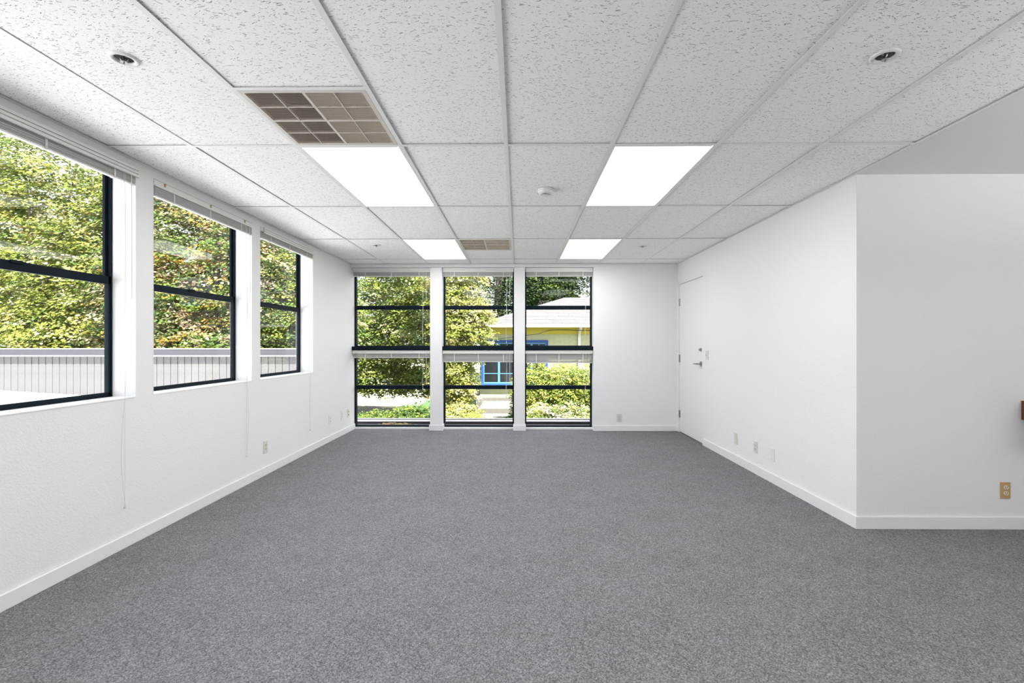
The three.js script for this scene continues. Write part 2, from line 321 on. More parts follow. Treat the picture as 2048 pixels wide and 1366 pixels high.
// return-air grilles
const grilleLabels = ['large square return air grille beside the near light panel', 'small far return air grille beside the far light panel'];
VENTS.forEach(([c, r, half], n) => {
  const xa = colAt(c) + 0.013, xb = colAt(c + 1) - 0.013, za = rowAt(r) + (half ? T : 0) + 0.013, zb = rowAt(r) + (half ? 2 * T : T) - 0.013, xm = (xa + xb) / 2, zm = (za + zb) / 2;
  const t = thing('air_grille', grilleLabels[n], 'air grille', [xm, HC, zm], 'air grilles in the ceiling');
  part(t, 'frame', [box(xa, xa + 0.02, HC - 0.002, HC + 0.014, za, zb), box(xb - 0.02, xb, HC - 0.002, HC + 0.014, za, zb), box(xa + 0.02, xb - 0.02, HC - 0.002, HC + 0.014, za, za + 0.02), box(xa + 0.02, xb - 0.02, HC - 0.002, HC + 0.014, zb - 0.02, zb)], M.grilleFrame);
  part(t, 'divider', [box(xm - 0.007, xm + 0.007, HC - 0.0015, HC + 0.012, za + 0.02, zb - 0.02), box(xa + 0.02, xm - 0.007, HC - 0.0015, HC + 0.012, zm - 0.006, zm + 0.006), box(xm + 0.007, xb - 0.02, HC - 0.0015, HC + 0.012, zm - 0.006, zm + 0.006)], M.grilleFrame);
  for (const sx of [0, 1]) for (const sz of [0, 1]) {
    const qa = sx ? xm + 0.007 : xa + 0.02, qb = sx ? xb - 0.02 : xm - 0.007, ra = sz ? zm + 0.006 : za + 0.02, rb = sz ? zb - 0.02 : zm - 0.006;
    const q = part(t, 'louver_panel', [box((qa + qb) / 2 - 0.002, (qa + qb) / 2 + 0.002, HC - 0.001, HC + 0.011, ra, rb), box(qa, (qa + qb) / 2 - 0.002, HC - 0.001, HC + 0.011, (ra + rb) / 2 - 0.002, (ra + rb) / 2 + 0.002), box((qa + qb) / 2 + 0.002, qb, HC - 0.001, HC + 0.011, (ra + rb) / 2 - 0.002, (ra + rb) / 2 + 0.002)], M.grilleFrame);
    const g = [];
    for (let x = qa + 0.004; x < qb - 0.002; x += 0.0088) { const b = lbox(0.0009, 0.011, rb - ra); b.rotateZ(sx ? -0.85 : 0.72); b.translate(x, HC + 0.006, -(ra + rb) / 2); g.push(b); }
    for (let z = ra + 0.004; z < rb - 0.002; z += 0.0125) g.push(box(qa, qb, HC + 0.0005, HC + 0.0011, z - 0.0005, z + 0.0005));
    part(q, 'blade', g, M.grille, true, null, 'stuff');
  }
  part(t, 'duct_box', [box(xa, xb, HC + 0.27, HC + 0.28, za, zb), box(xa, xa + 0.004, HC + 0.014, HC + 0.27, za, zb), box(xb - 0.004, xb, HC + 0.014, HC + 0.27, za, zb), box(xa + 0.004, xb - 0.004, HC + 0.014, HC + 0.27, za, za + 0.004), box(xa + 0.004, xb - 0.004, HC + 0.014, HC + 0.27, zb - 0.004, zb)], M.duct);
});

// sprinklers
function lathe(list, seg = 32) { return new THREE.LatheGeometry(list.map(([r, y]) => new THREE.Vector2(r, y)), seg); }
const spLabels = ['recessed fire sprinkler at the upper left above the near window', 'recessed fire sprinkler at the upper right', 'small far fire sprinkler left of the far light panel', 'small far fire sprinkler right of the far light panel'];
const sprinklerProto = new THREE.Group();
part(sprinklerProto, 'escutcheon', lathe([[0.033, 0.004], [0.0335, -0.001], [0.038, -0.005], [0.045, -0.0055], [0.0505, -0.003], [0.052, 0.0015], [0.052, 0.003]], 40), M.plateWhite, false);
part(sprinklerProto, 'cup', lathe([[0.033, 0.004], [0.032, 0.02], [0.029, 0.034], [0.0, 0.036]], 32), M.chrome, false);
{
  const head = part(sprinklerProto, 'head', lathe([[0.0, 0.036], [0.012, 0.036], [0.012, 0.02], [0.008, 0.016], [0.0, 0.016]], 16), M.chrome, false);
  for (const s of [-1, 1]) part(head, 'frame_arm', tube([new THREE.Vector3(s * 0.009, 0.018, 0), new THREE.Vector3(s * 0.014, 0.006, 0), new THREE.Vector3(s * 0.009, -0.006, 0), new THREE.Vector3(0, -0.011, 0)], 0.0022, 12), M.chrome, false);
  part(head, 'bulb', new THREE.CylinderGeometry(0.0022, 0.0022, 0.022, 8).translate(0, 0.004, 0), M.dark, false);
  const def = [new THREE.CylinderGeometry(0.0135, 0.0135, 0.0015, 20).translate(0, -0.0135, 0), new THREE.CylinderGeometry(0.003, 0.003, 0.012, 10).translate(0, -0.016, 0)];
  part(head, 'deflector', def, M.chrome, false);
}
SPRINK.forEach(([x, z], i) => {
  const s = sprinklerProto.clone(); s.name = numbered('fire_sprinkler'); s.position.set(x, HC, -z); s.rotation.y = 0.9 * i + 0.6; scene.add(s);
  tag(s, spLabels[i], 'sprinkler', 'fire sprinklers in the ceiling');
});
{
  const t = thing('smoke_detector', 'round white smoke detector on the ceiling between the light panels', 'smoke detector', [0.205, HC, 3.519]);
  part(t, 'base', lathe([[0.0, 0.0015], [0.060, 0.0015], [0.062, -0.004], [0.060, -0.012], [0.0, -0.012]], 40), M.plateWhite, false);
  part(t, 'housing', lathe([[0.058, -0.012], [0.054, -0.020], [0.044, -0.029], [0.036, -0.032], [0.0, -0.032]], 40), M.plateWhite, false);
  const fins = [];
  for (let k = 0; k < 14; k++) { const g = lbox(0.003, 0.009, 0.010, 0, -0.036, 0.026); g.rotateY(k / 14 * Math.PI * 2); fins.push(g); }
  part(t, 'vent_fin', fins, M.plateWhite, false, null, 'stuff');
  part(t, 'sensor_core', new THREE.CylinderGeometry(0.024, 0.024, 0.008, 24).translate(0, -0.036, 0), M.dark, false);
  part(t, 'sensor_cap', lathe([[0.0, -0.040], [0.032, -0.040], [0.028, -0.0435], [0.0, -0.045]], 32), M.plateWhite, false);
}

// ---------------------------------------------------------------- door
{
  const t = thing('door_1', 'flush white door in the right wall near the far corner', 'door', [XR, 0, 6.28], null, 'structure');
  part(t, 'slab', box(XR + 0.004, XR + 0.048, 0.010, 2.087, 5.857, 6.708, 0.002), M.paint);
  part(t, 'stop', [box(XR + 0.05, XR + 0.066, 0, 2.10, 5.853, 5.885), box(XR + 0.05, XR + 0.066, 0, 2.10, 6.68, 6.712), box(XR + 0.05, XR + 0.066, 2.06, 2.10, 5.853, 6.712)], M.paint);
  for (const y of [0.258, 1.044, 1.837]) {
    const h = part(t, 'hinge', [box(XR - 0.004, XR + 0.006, y - 0.052, y + 0.052, 6.700, 6.7125), box(XR - 0.0015, XR + 0.006, y - 0.052, y + 0.052, 6.684, 6.702)], M.chrome);
    for (const k of [-0.052, -0.018, 0.018, 0.052]) part(h, 'knuckle', new THREE.CylinderGeometry(0.0068, 0.0068, 0.022, 12).translate(XR - 0.005, y + k * 0.8, -6.708), M.chrome);
  }
  const lv = part(t, 'lever', new THREE.CylinderGeometry(0.031, 0.033, 0.010, 28).rotateZ(Math.PI / 2).translate(XR - 0.001, 0.998, -5.925), M.chrome, true, 'satin steel lever handle');
  part(lv, 'spindle', new THREE.CylinderGeometry(0.010, 0.011, 0.05, 16).rotateZ(Math.PI / 2).translate(XR - 0.026, 0.998, -5.925), M.chrome);
  part(lv, 'grip', taperTube([V(XR - 0.05, 0.998, 5.918), V(XR - 0.054, 0.998, 5.96), V(XR - 0.052, 0.996, 6.03), V(XR - 0.044, 0.994, 6.05)], 0.0105, 0.007, 14, 10), M.chrome);
  const db = part(t, 'deadbolt', new THREE.CylinderGeometry(0.021, 0.023, 0.012, 28).rotateZ(Math.PI / 2).translate(XR - 0.002, 1.176, -5.925), M.chrome);
  part(db, 'thumb_turn', box(XR - 0.028, XR - 0.006, 1.162, 1.190, 5.921, 5.929, 0.003), M.chrome);
}

// ---------------------------------------------------------------- wall plates (local axes: z out of the wall)
function plate(kind, label, X, Y, Z, turn, mats = {}) {
  const t = thing({ outlet: 'electrical_outlet', blank: 'blank_wall_plate', switch: 'light_switch', jack: 'data_outlet' }[kind], label, kind === 'switch' ? 'light switch' : kind === 'blank' ? 'wall plate' : 'outlet', [X, Y, Z], 'wall plates');
  t.rotation.y = turn;
  const w = mats.w ?? 0.070, h = mats.h ?? 0.114, pm = mats.plate ?? M.plate, dm = mats.device ?? pm;
  part(t, 'plate', lbox(w, h, 0.006, 0, 0, 0.003, 0.0025), pm, false);
  if (kind === 'outlet') for (const s of [-1, 1]) {
    const r = part(t, 'receptacle', new THREE.CylinderGeometry(0.0165, 0.0168, 0.0035, 24).rotateX(Math.PI / 2).scale(1, 0.86, 1).translate(0, s * 0.0195, 0.0072), dm, false);
    for (const k of [-1, 1]) part(r, 'slot', lbox(0.0026, 0.009, 0.001, k * 0.0062, s * 0.0195 + 0.0025, 0.0092), M.slot, false);
    part(r, 'ground_hole', new THREE.CylinderGeometry(0.0026, 0.0026, 0.001, 10).rotateX(Math.PI / 2).translate(0, s * 0.0195 - 0.0078, 0.0092), M.slot, false);
  }
  if (kind === 'jack') for (const s of [-1, 1]) part(t, 'jack', [lbox(0.016, 0.016, 0.003, 0, s * 0.02, 0.0065), lbox(0.011, 0.009, 0.001, 0, s * 0.02, 0.0083)], M.slot, false);
  if (kind === 'switch') for (const k of [-1, 1]) { const g = lbox(0.009, 0.022, 0.016, 0, 0, 0, 0.003); g.rotateX(-0.5); g.translate(k * 0.0125, 0.004, 0.008); part(t, 'toggle', g, dm, false); }
  if (kind !== 'outlet') for (const s of [-1, 1]) part(t, 'screw', new THREE.CylinderGeometry(0.003, 0.003, 0.001, 12).rotateX(Math.PI / 2).translate(0, s * (h / 2 - 0.016), 0.0062), M.chrome, false);
  else part(t, 'screw', new THREE.CylinderGeometry(0.003, 0.003, 0.001, 12).rotateX(Math.PI / 2).translate(0, 0, 0.0062), M.chrome, false);
  return t;
}
const ONL = Math.PI / 2, ONR = -Math.PI / 2;
plate('outlet', 'beige electrical outlet on the left wall nearest the camera', XL, 0.268, 4.471, ONL);
plate('outlet', 'white outlet on the left wall, first of the three toward the far corner', XL, 0.280, 6.013, ONL, { plate: M.plateWhite });
plate('outlet', 'white outlet on the left wall, middle of the three toward the far corner', XL, 0.272, 6.424, ONL, { plate: M.plateWhite });
plate('jack', 'ivory jack plate on the left wall closest to the far corner', XL, 0.268, 6.66, ONL, { plate: M.ivory });
plate('outlet', 'grey electrical outlet on the far wall right of the windows', 1.453, 0.189, ZB, 0, { h: 0.112 });
plate('blank', 'grey blank plate on the right wall, nearest the door', XR, 0.255, 4.972, ONR);
plate('outlet', 'grey outlet on the right wall between two blank plates', XR, 0.255, 4.56, ONR);
plate('blank', 'white blank plate on the right wall, farthest from the door', XR, 0.252, 4.262, ONR, { plate: M.plateWhite });
plate('switch', 'double light switch beside the flush door handle', XR, 1.114, 5.724, ONR, { w: 0.075, h: 0.112 });
plate('outlet', 'tan electrical outlet with ivory sockets on the grey return wall', 3.285, 0.260, ZRET, 0, { plate: M.plateTan, device: M.ivory, w: 0.066, h: 0.110 });
{
  const t = thing('wooden_ledge', 'dark brown wooden ledge fixed to the return wall at the right edge', 'ledge', [4.0, 0.735, ZRET]);
  part(t, 'board', box(3.392, 4.38, 0.735, 0.858, ZRET - 0.30, ZRET, 0.004), M.wood);
  part(t, 'top_edge', box(3.390, 4.38, 0.858, 0.864, ZRET - 0.302, ZRET, 0.002), M.wood);
}

{ // uplighter standing in the side room, outside the frame: warm light on the plaster ceiling and the return wall
  const t = thing('floor_lamp', 'floor lamp with upturned bowl out of view at the right', 'floor lamp', [3.75, 0, 0.7]);
  part(t, 'base', lathe([[0, 0], [0.15, 0], [0.15, 0.015], [0.03, 0.03], [0, 0.03]], 32), M.chrome, false);
  part(t, 'pole', new THREE.CylinderGeometry(0.012, 0.012, 1.62, 16).translate(0, 0.83, 0), M.chrome, false);
  part(t, 'bowl', lathe([[0.0, 1.63], [0.06, 1.635], [0.14, 1.68], [0.19, 1.76], [0.192, 1.76], [0.15, 1.69], [0.06, 1.65], [0, 1.645]], 36), M.chrome, false);
  part(t, 'lamp_bulb', new THREE.SphereGeometry(0.045, 20, 14).translate(0, 1.72, 0), M.diffuser, false);
  const l = new THREE.PointLight(new THREE.Color(1, 0.96, 0.92), 5.6); l.position.set(0, 1.72, 0); l.shadow.radius = 2; l.castShadow = true; t.add(l);
}

// ---------------------------------------------------------------- left windows: double-hung, dark frames
WIN_L.forEach(([a, b], n) => {
  const x1 = XL - 0.146, x0 = x1 - 0.046, t = thing('window_' + (n < 3 ? n + 1 : n + 7), ['dark framed double hung window nearest the camera', 'dark framed double hung window, middle of the left wall', 'dark framed double hung window farthest along the left wall', 'dark framed double hung window beside the camera', 'dark framed double hung window just behind the camera', 'dark framed double hung window far behind the camera'][n], 'window', [XL - 0.17, SILL, (a + b) / 2], null, 'structure');
  const f = 0.013;
  part(t, 'frame', [box(x0, x1, SILL, HEAD, a, a + f, 0.003), box(x0, x1, SILL, HEAD, b - f, b, 0.003), box(x0, x1, SILL, SILL + 0.014, a, b, 0.003), box(x0, x1, HEAD - 0.012, HEAD, a, b, 0.003)], M.frame);
  const sash = (xa, xb, ya, yb, bot, top, name) => {
    const s = part(t, name, [box(xa, xb, ya, yb, a + f, a + f + 0.016, 0.002), box(xa, xb, ya, yb, b - f - 0.016, b - f, 0.002), box(xa, xb, ya, ya + bot, a + f, b - f, 0.002), box(xa, xb, yb - top, yb, a + f, b - f, 0.002)], M.frame);
    part(s, 'pane', box((xa + xb) / 2 - 0.002, (xa + xb) / 2 + 0.002, ya + bot - 0.004, yb - top + 0.004, a + f + 0.012, b - f - 0.012), M.glass);
  };
  sash(x0 + 0.003, x0 + 0.021, 1.622, HEAD - 0.012, 0.045, 0.012, 'upper_sash');
  sash(x0 + 0.023, x1 - 0.003, SILL + 0.014, 1.668, 0.020, 0.05, 'lower_sash');
  part(t, 'sash_lock', box(x1 - 0.004, x1 + 0.008, 1.655, 1.672, (a + b) / 2 - 0.03, (a + b) / 2 + 0.03, 0.003), M.frame);
  part(t, 'sill_board', box(XL - 0.146, XL + 0.002, SILL - 0.002, SILL + 0.006, a, b, 0.002), M.paint);
  part(t, 'jamb_lining', [box(XL - 0.146, XL + 0.001, SILL, HEAD, a, a + 0.004), box(XL - 0.146, XL + 0.001, SILL, HEAD, b - 0.004, b)], M.paint);
});

// ---------------------------------------------------------------- far windows: three bays, each an upper and a lower pair of panes
const BAYS = [[XL, -1.267], [-1.094, -0.057], [0.101, 1.084]], bayName = ['left', 'middle', 'right'];
BAYS.forEach(([a, b], n) => {
  for (const up of [1, 0]) {
    const y0 = up ? 1.165 : 0.03, y1 = up ? HEAD + 0.012 : 1.150, f = 0.022, z0 = ZG - 0.03, z1 = ZG + 0.04;
    const rail = up ? 1.783 : 0.612;
    const t = thing('window_' + (4 + n * 2 + (up ? 0 : 1)), `${up ? 'upper' : 'lower'} dark framed window in the ${bayName[n]} bay of the far wall`, 'window', [(a + b) / 2, y0, ZG], null, 'structure');
    part(t, 'frame', [box(a, a + f, y0, y1, z0, z1, 0.002), box(b - f, b, y0, y1, z0, z1, 0.002), box(a, b, y0, y0 + (up ? 0.06 : 0.02), z0, z1, 0.002), box(a, b, y1 - 0.03, y1, z0, z1, 0.002)], M.frame);
    part(t, 'rail', box(a + f, b - f, rail - 0.028, rail + 0.028, z0 + 0.004, z1 - 0.01, 0.002), M.frame);
    part(t, 'pane', box(a + f - 0.004, b - f + 0.004, y0 + 0.026, rail - 0.02, ZG + 0.004, ZG + 0.008), M.glass);
    part(t, 'pane', box(a + f - 0.004, b - f + 0.004, rail + 0.02, y1 - 0.026, ZG + 0.004, ZG + 0.008), M.glass);
    if (!up) part(t, 'sill_board', box(a, b, 0, 0.030, ZB + 0.10, ZG + 0.06, 0.003), M.paint);
  }
  struct('trim_' + (4 + n), box(a - (n ? 0 : 0), b + (n === 2 ? 0.012 : 0), 1.155, 1.212, ZB + 0.02, ZG - 0.031, 0.003), M.frame, `dark horizontal ledge across the ${bayName[n]} bay of the far wall`, 'trim');
});

// ---------------------------------------------------------------- venetian blinds
// local axes: x along the window, y up (0 = top of the headrail), z into the room
function blind(label, origin, turn, w, o = {}) {
  const t = thing('venetian_blind', label, 'blind', origin, 'raised venetian blinds');
  t.rotation.y = turn;
  const drop = o.drop ?? 0, stack = o.stack ?? 0.058, R = rng(o.seed ?? 1), d = 0.026;
  const hr = part(t, 'headrail', [lbox(w, 0.040, 0.002, 0, -0.020, 0.0), lbox(w, 0.002, d, 0, -0.039, -d / 2), lbox(w, 0.040, 0.002, 0, -0.020, -d), lbox(0.002, 0.04, d, -w / 2, -0.02, -d / 2), lbox(0.002, 0.04, d, w / 2, -0.02, -d / 2)], M.blind, false);
  if (!o.bare) {
    const vw = w - (o.valanceShift ?? 0) + 0.006, vx = (o.valanceShift ?? 0) / 2 + (o.over ?? 0), s = new THREE.Shape();
    const k = o.valanceScale ?? 1, pr = [[0.003, 0.004], [0.014, 0.004], [0.016, 0.002], [0.016, -0.0145], [0.006, -0.0150], [0.006, -0.0185], [0.016, -0.0190], [0.016, -0.0345], [0.006, -0.0350], [0.006, -0.0385], [0.016, -0.0390], [0.017, -0.054], [0.014, -0.056], [0.003, -0.056]].map(([z, y]) => [z, y * k]);
    pr.forEach(([z, y], i) => (i ? s.lineTo(z, y) : s.moveTo(z, y))); s.closePath();
    const g = new THREE.ExtrudeGeometry(s, { depth: vw, bevelEnabled: false }); g.rotateY(-Math.PI / 2); g.scale(1, 1, 1); g.translate(vw / 2 + vx, 0, 0);
    part(t, 'valance', metricUV(g), M.blind, false);
  } else {
    part(hr, 'headrail_lip', lbox(w, 0.007, 0.012, 0, -0.041, 0.005, 0.002), M.blind, false);
    for (const k of [-0.42, 0.0, 0.40]) part(hr, 'valance_clip', [lbox(0.008, 0.018, 0.008, k * w, -0.014, 0.004), lbox(0.014, 0.006, 0.010, k * w, -0.006, 0.005)], M.plateTan, false);
  }
  let y = -0.044;
  if (drop) {                                                        // closed slats hanging above the stack
    const g = [];
    for (let k = 0; k * 0.019 < drop; k++) { const q = lbox(w - 0.012, 0.0235, 0.0009); q.rotateX(0.28); q.translate(0, y - 0.011 - k * 0.019, -d / 2); g.push(q); }
    part(t, 'closed_slats', g, M.slat, false, null, 'stuff'); y -= drop + 0.004;
  }
  const g = [], n = Math.round(stack / 0.0030);
  for (let k = 0; k < n; k++) { const q = lbox(w - 0.012, 0.0023, 0.0245, (R() - 0.5) * 0.003, 0, 0); q.rotateX((R() - 0.5) * 0.06); q.translate(0, y - 0.002 - k * 0.0030 + (R() - 0.5) * 0.0009, -d / 2 + (R() - 0.5) * 0.004); g.push(q); }
  part(t, 'slat_stack', g, M.slat, false, null, 'stuff');
  const yb = y - stack - 0.006;
  part(t, 'bottom_rail', lbox(w - 0.012, 0.010, 0.025, 0, yb, -d / 2, 0.003), M.blind, false);
  for (const k of [-0.34, 0, 0.36]) part(t, 'ladder_tape', [lbox(0.012, -yb - 0.036, 0.0012, k * w, (yb - 0.038) / 2, 0.0015), lbox(0.012, 0.002, 0.024, k * w, yb - 0.006, -d / 2)], M.cord, false);
  const lx = w / 2 - 0.10, zc = o.cordZ ?? 0.014, L = o.cord ?? 0.6;
  const sw = o.sway ?? 0.008, top = -0.04, end = top - L;
  part(t, 'lift_cord', tube([new THREE.Vector3(lx, top, 0.004), new THREE.Vector3(lx, top - 0.1 * L, zc), new THREE.Vector3(lx, top - 0.6 * L, zc), new THREE.Vector3(lx, end, zc)], 0.0012, 30, 5), M.cord, false);
  part(t, 'lift_cord', tube([new THREE.Vector3(lx + 0.012, top, 0.004), new THREE.Vector3(lx + 0.006, top - 0.3 * L, zc), new THREE.Vector3(lx + 0.002, top - 0.66 * L, zc), new THREE.Vector3(lx - sw * 0.8, top - 0.78 * L, zc), new THREE.Vector3(lx - sw, top - 0.88 * L, zc), new THREE.Vector3(lx - sw * 0.4, top - 0.955 * L, zc), new THREE.Vector3(lx, end, zc)], 0.0012, 40, 5), M.cord, false);
  part(t, 'tassel', lathe([[0.0, 0.012], [0.0025, 0.012], [0.0045, -0.006], [0.0085, -0.014], [0.0, -0.016]], 14).translate(lx, end - 0.008, zc), M.cord, false);
  if (o.wand) part(t, 'tilt_wand', tube([new THREE.Vector3(lx + 0.05, top, 0.010), new THREE.Vector3(lx + 0.05, top - o.wand / 2, 0.012), new THREE.Vector3(lx + 0.05, top - o.wand, 0.012)], 0.0028, 8, 6), M.cord, false);
  return t;
}
const wl = WIN_L.map(([a, b]) => b - a - 0.014), mid = WIN_L.map(([a, b]) => (a + b) / 2);
blind('raised blind with grooved valance at the near left window', [XL + 0.008, 2.346, mid[0]], ONL, wl[0], { seed: 3, stack: 0.054, cord: 2.035, cordZ: 0.012, sway: 0.026, wand: 0.78 });
blind('raised blind without a valance at the middle left window', [XL + 0.002, 2.336, mid[1]], ONL, wl[1], { seed: 4, bare: true, stack: 0.056, cord: 2.02, cordZ: 0.014, sway: -0.028, wand: 0.6 });
blind('raised blind with shifted valance at the far left window', [XL + 0.004, 2.346, mid[2]], ONL, wl[2], { seed: 5, valanceShift: 0.045, stack: 0.054, cord: 2.03, cordZ: 0.012, sway: 0.012, wand: 0.6 });
BAYS.forEach(([a, b], n) => {
  const w = b - a - 0.02, x = (a + b) / 2;
  blind(`raised blind above the upper window of the ${bayName[n]} far bay`, [x, 2.344, ZB + 0.045], 0, w, { seed: 10 + n, stack: 0.064, cord: [1.02, 1.02, 0.98][n], wand: 0.42, over: 0 });
  blind(`blind under the dark ledge in the ${bayName[n]} far bay`, [x, 1.150, ZB + 0.045], 0, w, { seed: 20 + n, valanceScale: 0.75, drop: [0, 0.062, 0.072][n], stack: [0.050, 0.044, 0.050][n], cord: [0.5, 0.62, 0.62][n], wand: [0.45, 0.42, 0.43][n], valanceShift: 0 });
});

// ---------------------------------------------------------------- outside: ground, roof with parapet, ledge
struct('ground', box(-60, 60, -1.5, -1.2, 7.2, 95), M.soil, 'dark planted ground around the neighbouring house', 'ground');
tag(struct('pavement', box(-30, -3.4, -1.2, -1.185, 18.6, 60), M.paving), 'pale sunlit pavement behind the shrubs', 'pavement');
tag(struct('lawn', box(-3.9, -1.5, -1.2, -1.18, 16.4, 20.5), M.lawn), 'small green lawn seen under the maple', 'lawn');
{
  const s = new THREE.Shape(); s.moveTo(-16, 0.695); s.lineTo(-3.7, -0.006); s.lineTo(-3.7, -0.3); s.lineTo(-16, 0.45); s.closePath();
  const g = new THREE.ExtrudeGeometry(s, { depth: 16, bevelEnabled: false }); g.translate(0, 0, -9.05);
  const s2 = new THREE.Shape(); s2.moveTo(-3.7, -0.006); s2.lineTo(-2.63, -0.067); s2.lineTo(-2.63, -0.3); s2.lineTo(-3.7, -0.3); s2.closePath();
  const g2 = new THREE.ExtrudeGeometry(s2, { depth: 13.4, bevelEnabled: false }); g2.translate(0, 0, -6.45);
  tag(struct('lower_roof', [metricUV(g), metricUV(g2)], M.roofing), 'pale sunlit low roof outside the left windows', 'roof');
}
{
  const t = thing('parapet_wall', 'grey vertical board parapet with dark cap on the lower roof', 'parapet', [-9.9, 0.3, 9.05]);
  const pitch = 0.1346, x0 = -15.96;
  const bg = lbox(pitch - 0.012, 1.1, 0.03, 0, 0, 0, 0.003);
  for (let k = 0; k < 91; k++) {
    const m = part(t, 'board', bg, M.siding, false);
    m.position.set(x0 + (k + 0.5) * pitch + 9.9, 1.008 - 0.55 - 0.3, 9.05 - 9.015);
  }
  part(t, 'backing', box(-16, -3.7, -0.2, 1.02, 9.028, 9.12), M.siding);
  part(t, 'flashing', box(-16.02, -3.68, 1.010, 1.030, 8.922, 9.14, 0.003), M.flashing);
  part(t, 'cap', box(-16.02, -3.68, 1.030, 1.150, 8.932, 9.16, 0.004), M.cap);
  part(t, 'cap_sheet', box(-16.03, -3.67, 1.150, 1.162, 8.926, 9.17, 0.003), M.flashing);
}
{
  const t = thing('window_ledge_roof', 'dark shingled ledge just outside the far windows', 'ledge', [-0.6, -0.4, 7.6]);
  part(t, 'shingle_bed', box(-4.5, 2.6, -0.4, -0.135, 7.1, 8.05), M.shingleDark);
  for (let k = 0; k < 5; k++) { const z = 7.16 + k * 0.18, g = box(-4.5, 2.6, -0.128, -0.116, z, z + 0.19); part(t, 'shingle_course', g, M.shingleDark); }
  part(t, 'curb', box(-4.5, 2.6, -0.4, -0.078, 8.05, 8.10), M.cap);
  part(t, 'curb_flashing', box(-4.5, 2.6, -0.078, -0.064, 8.02, 8.16, 0.003), M.flashing);
  part(t, 'gutter', [box(-4.5, 2.6, -0.17, -0.060, 8.24, 8.25), box(-4.5, 2.6, -0.17, -0.16, 8.16, 8.25), box(-4.5, 2.6, -0.060, -0.052, 8.20, 8.27, 0.002)], M.flashing);
  part(t, 'end_block', box(1.38, 1.62, -0.135, 0.42, 7.1, 8.3), M.siding);
}

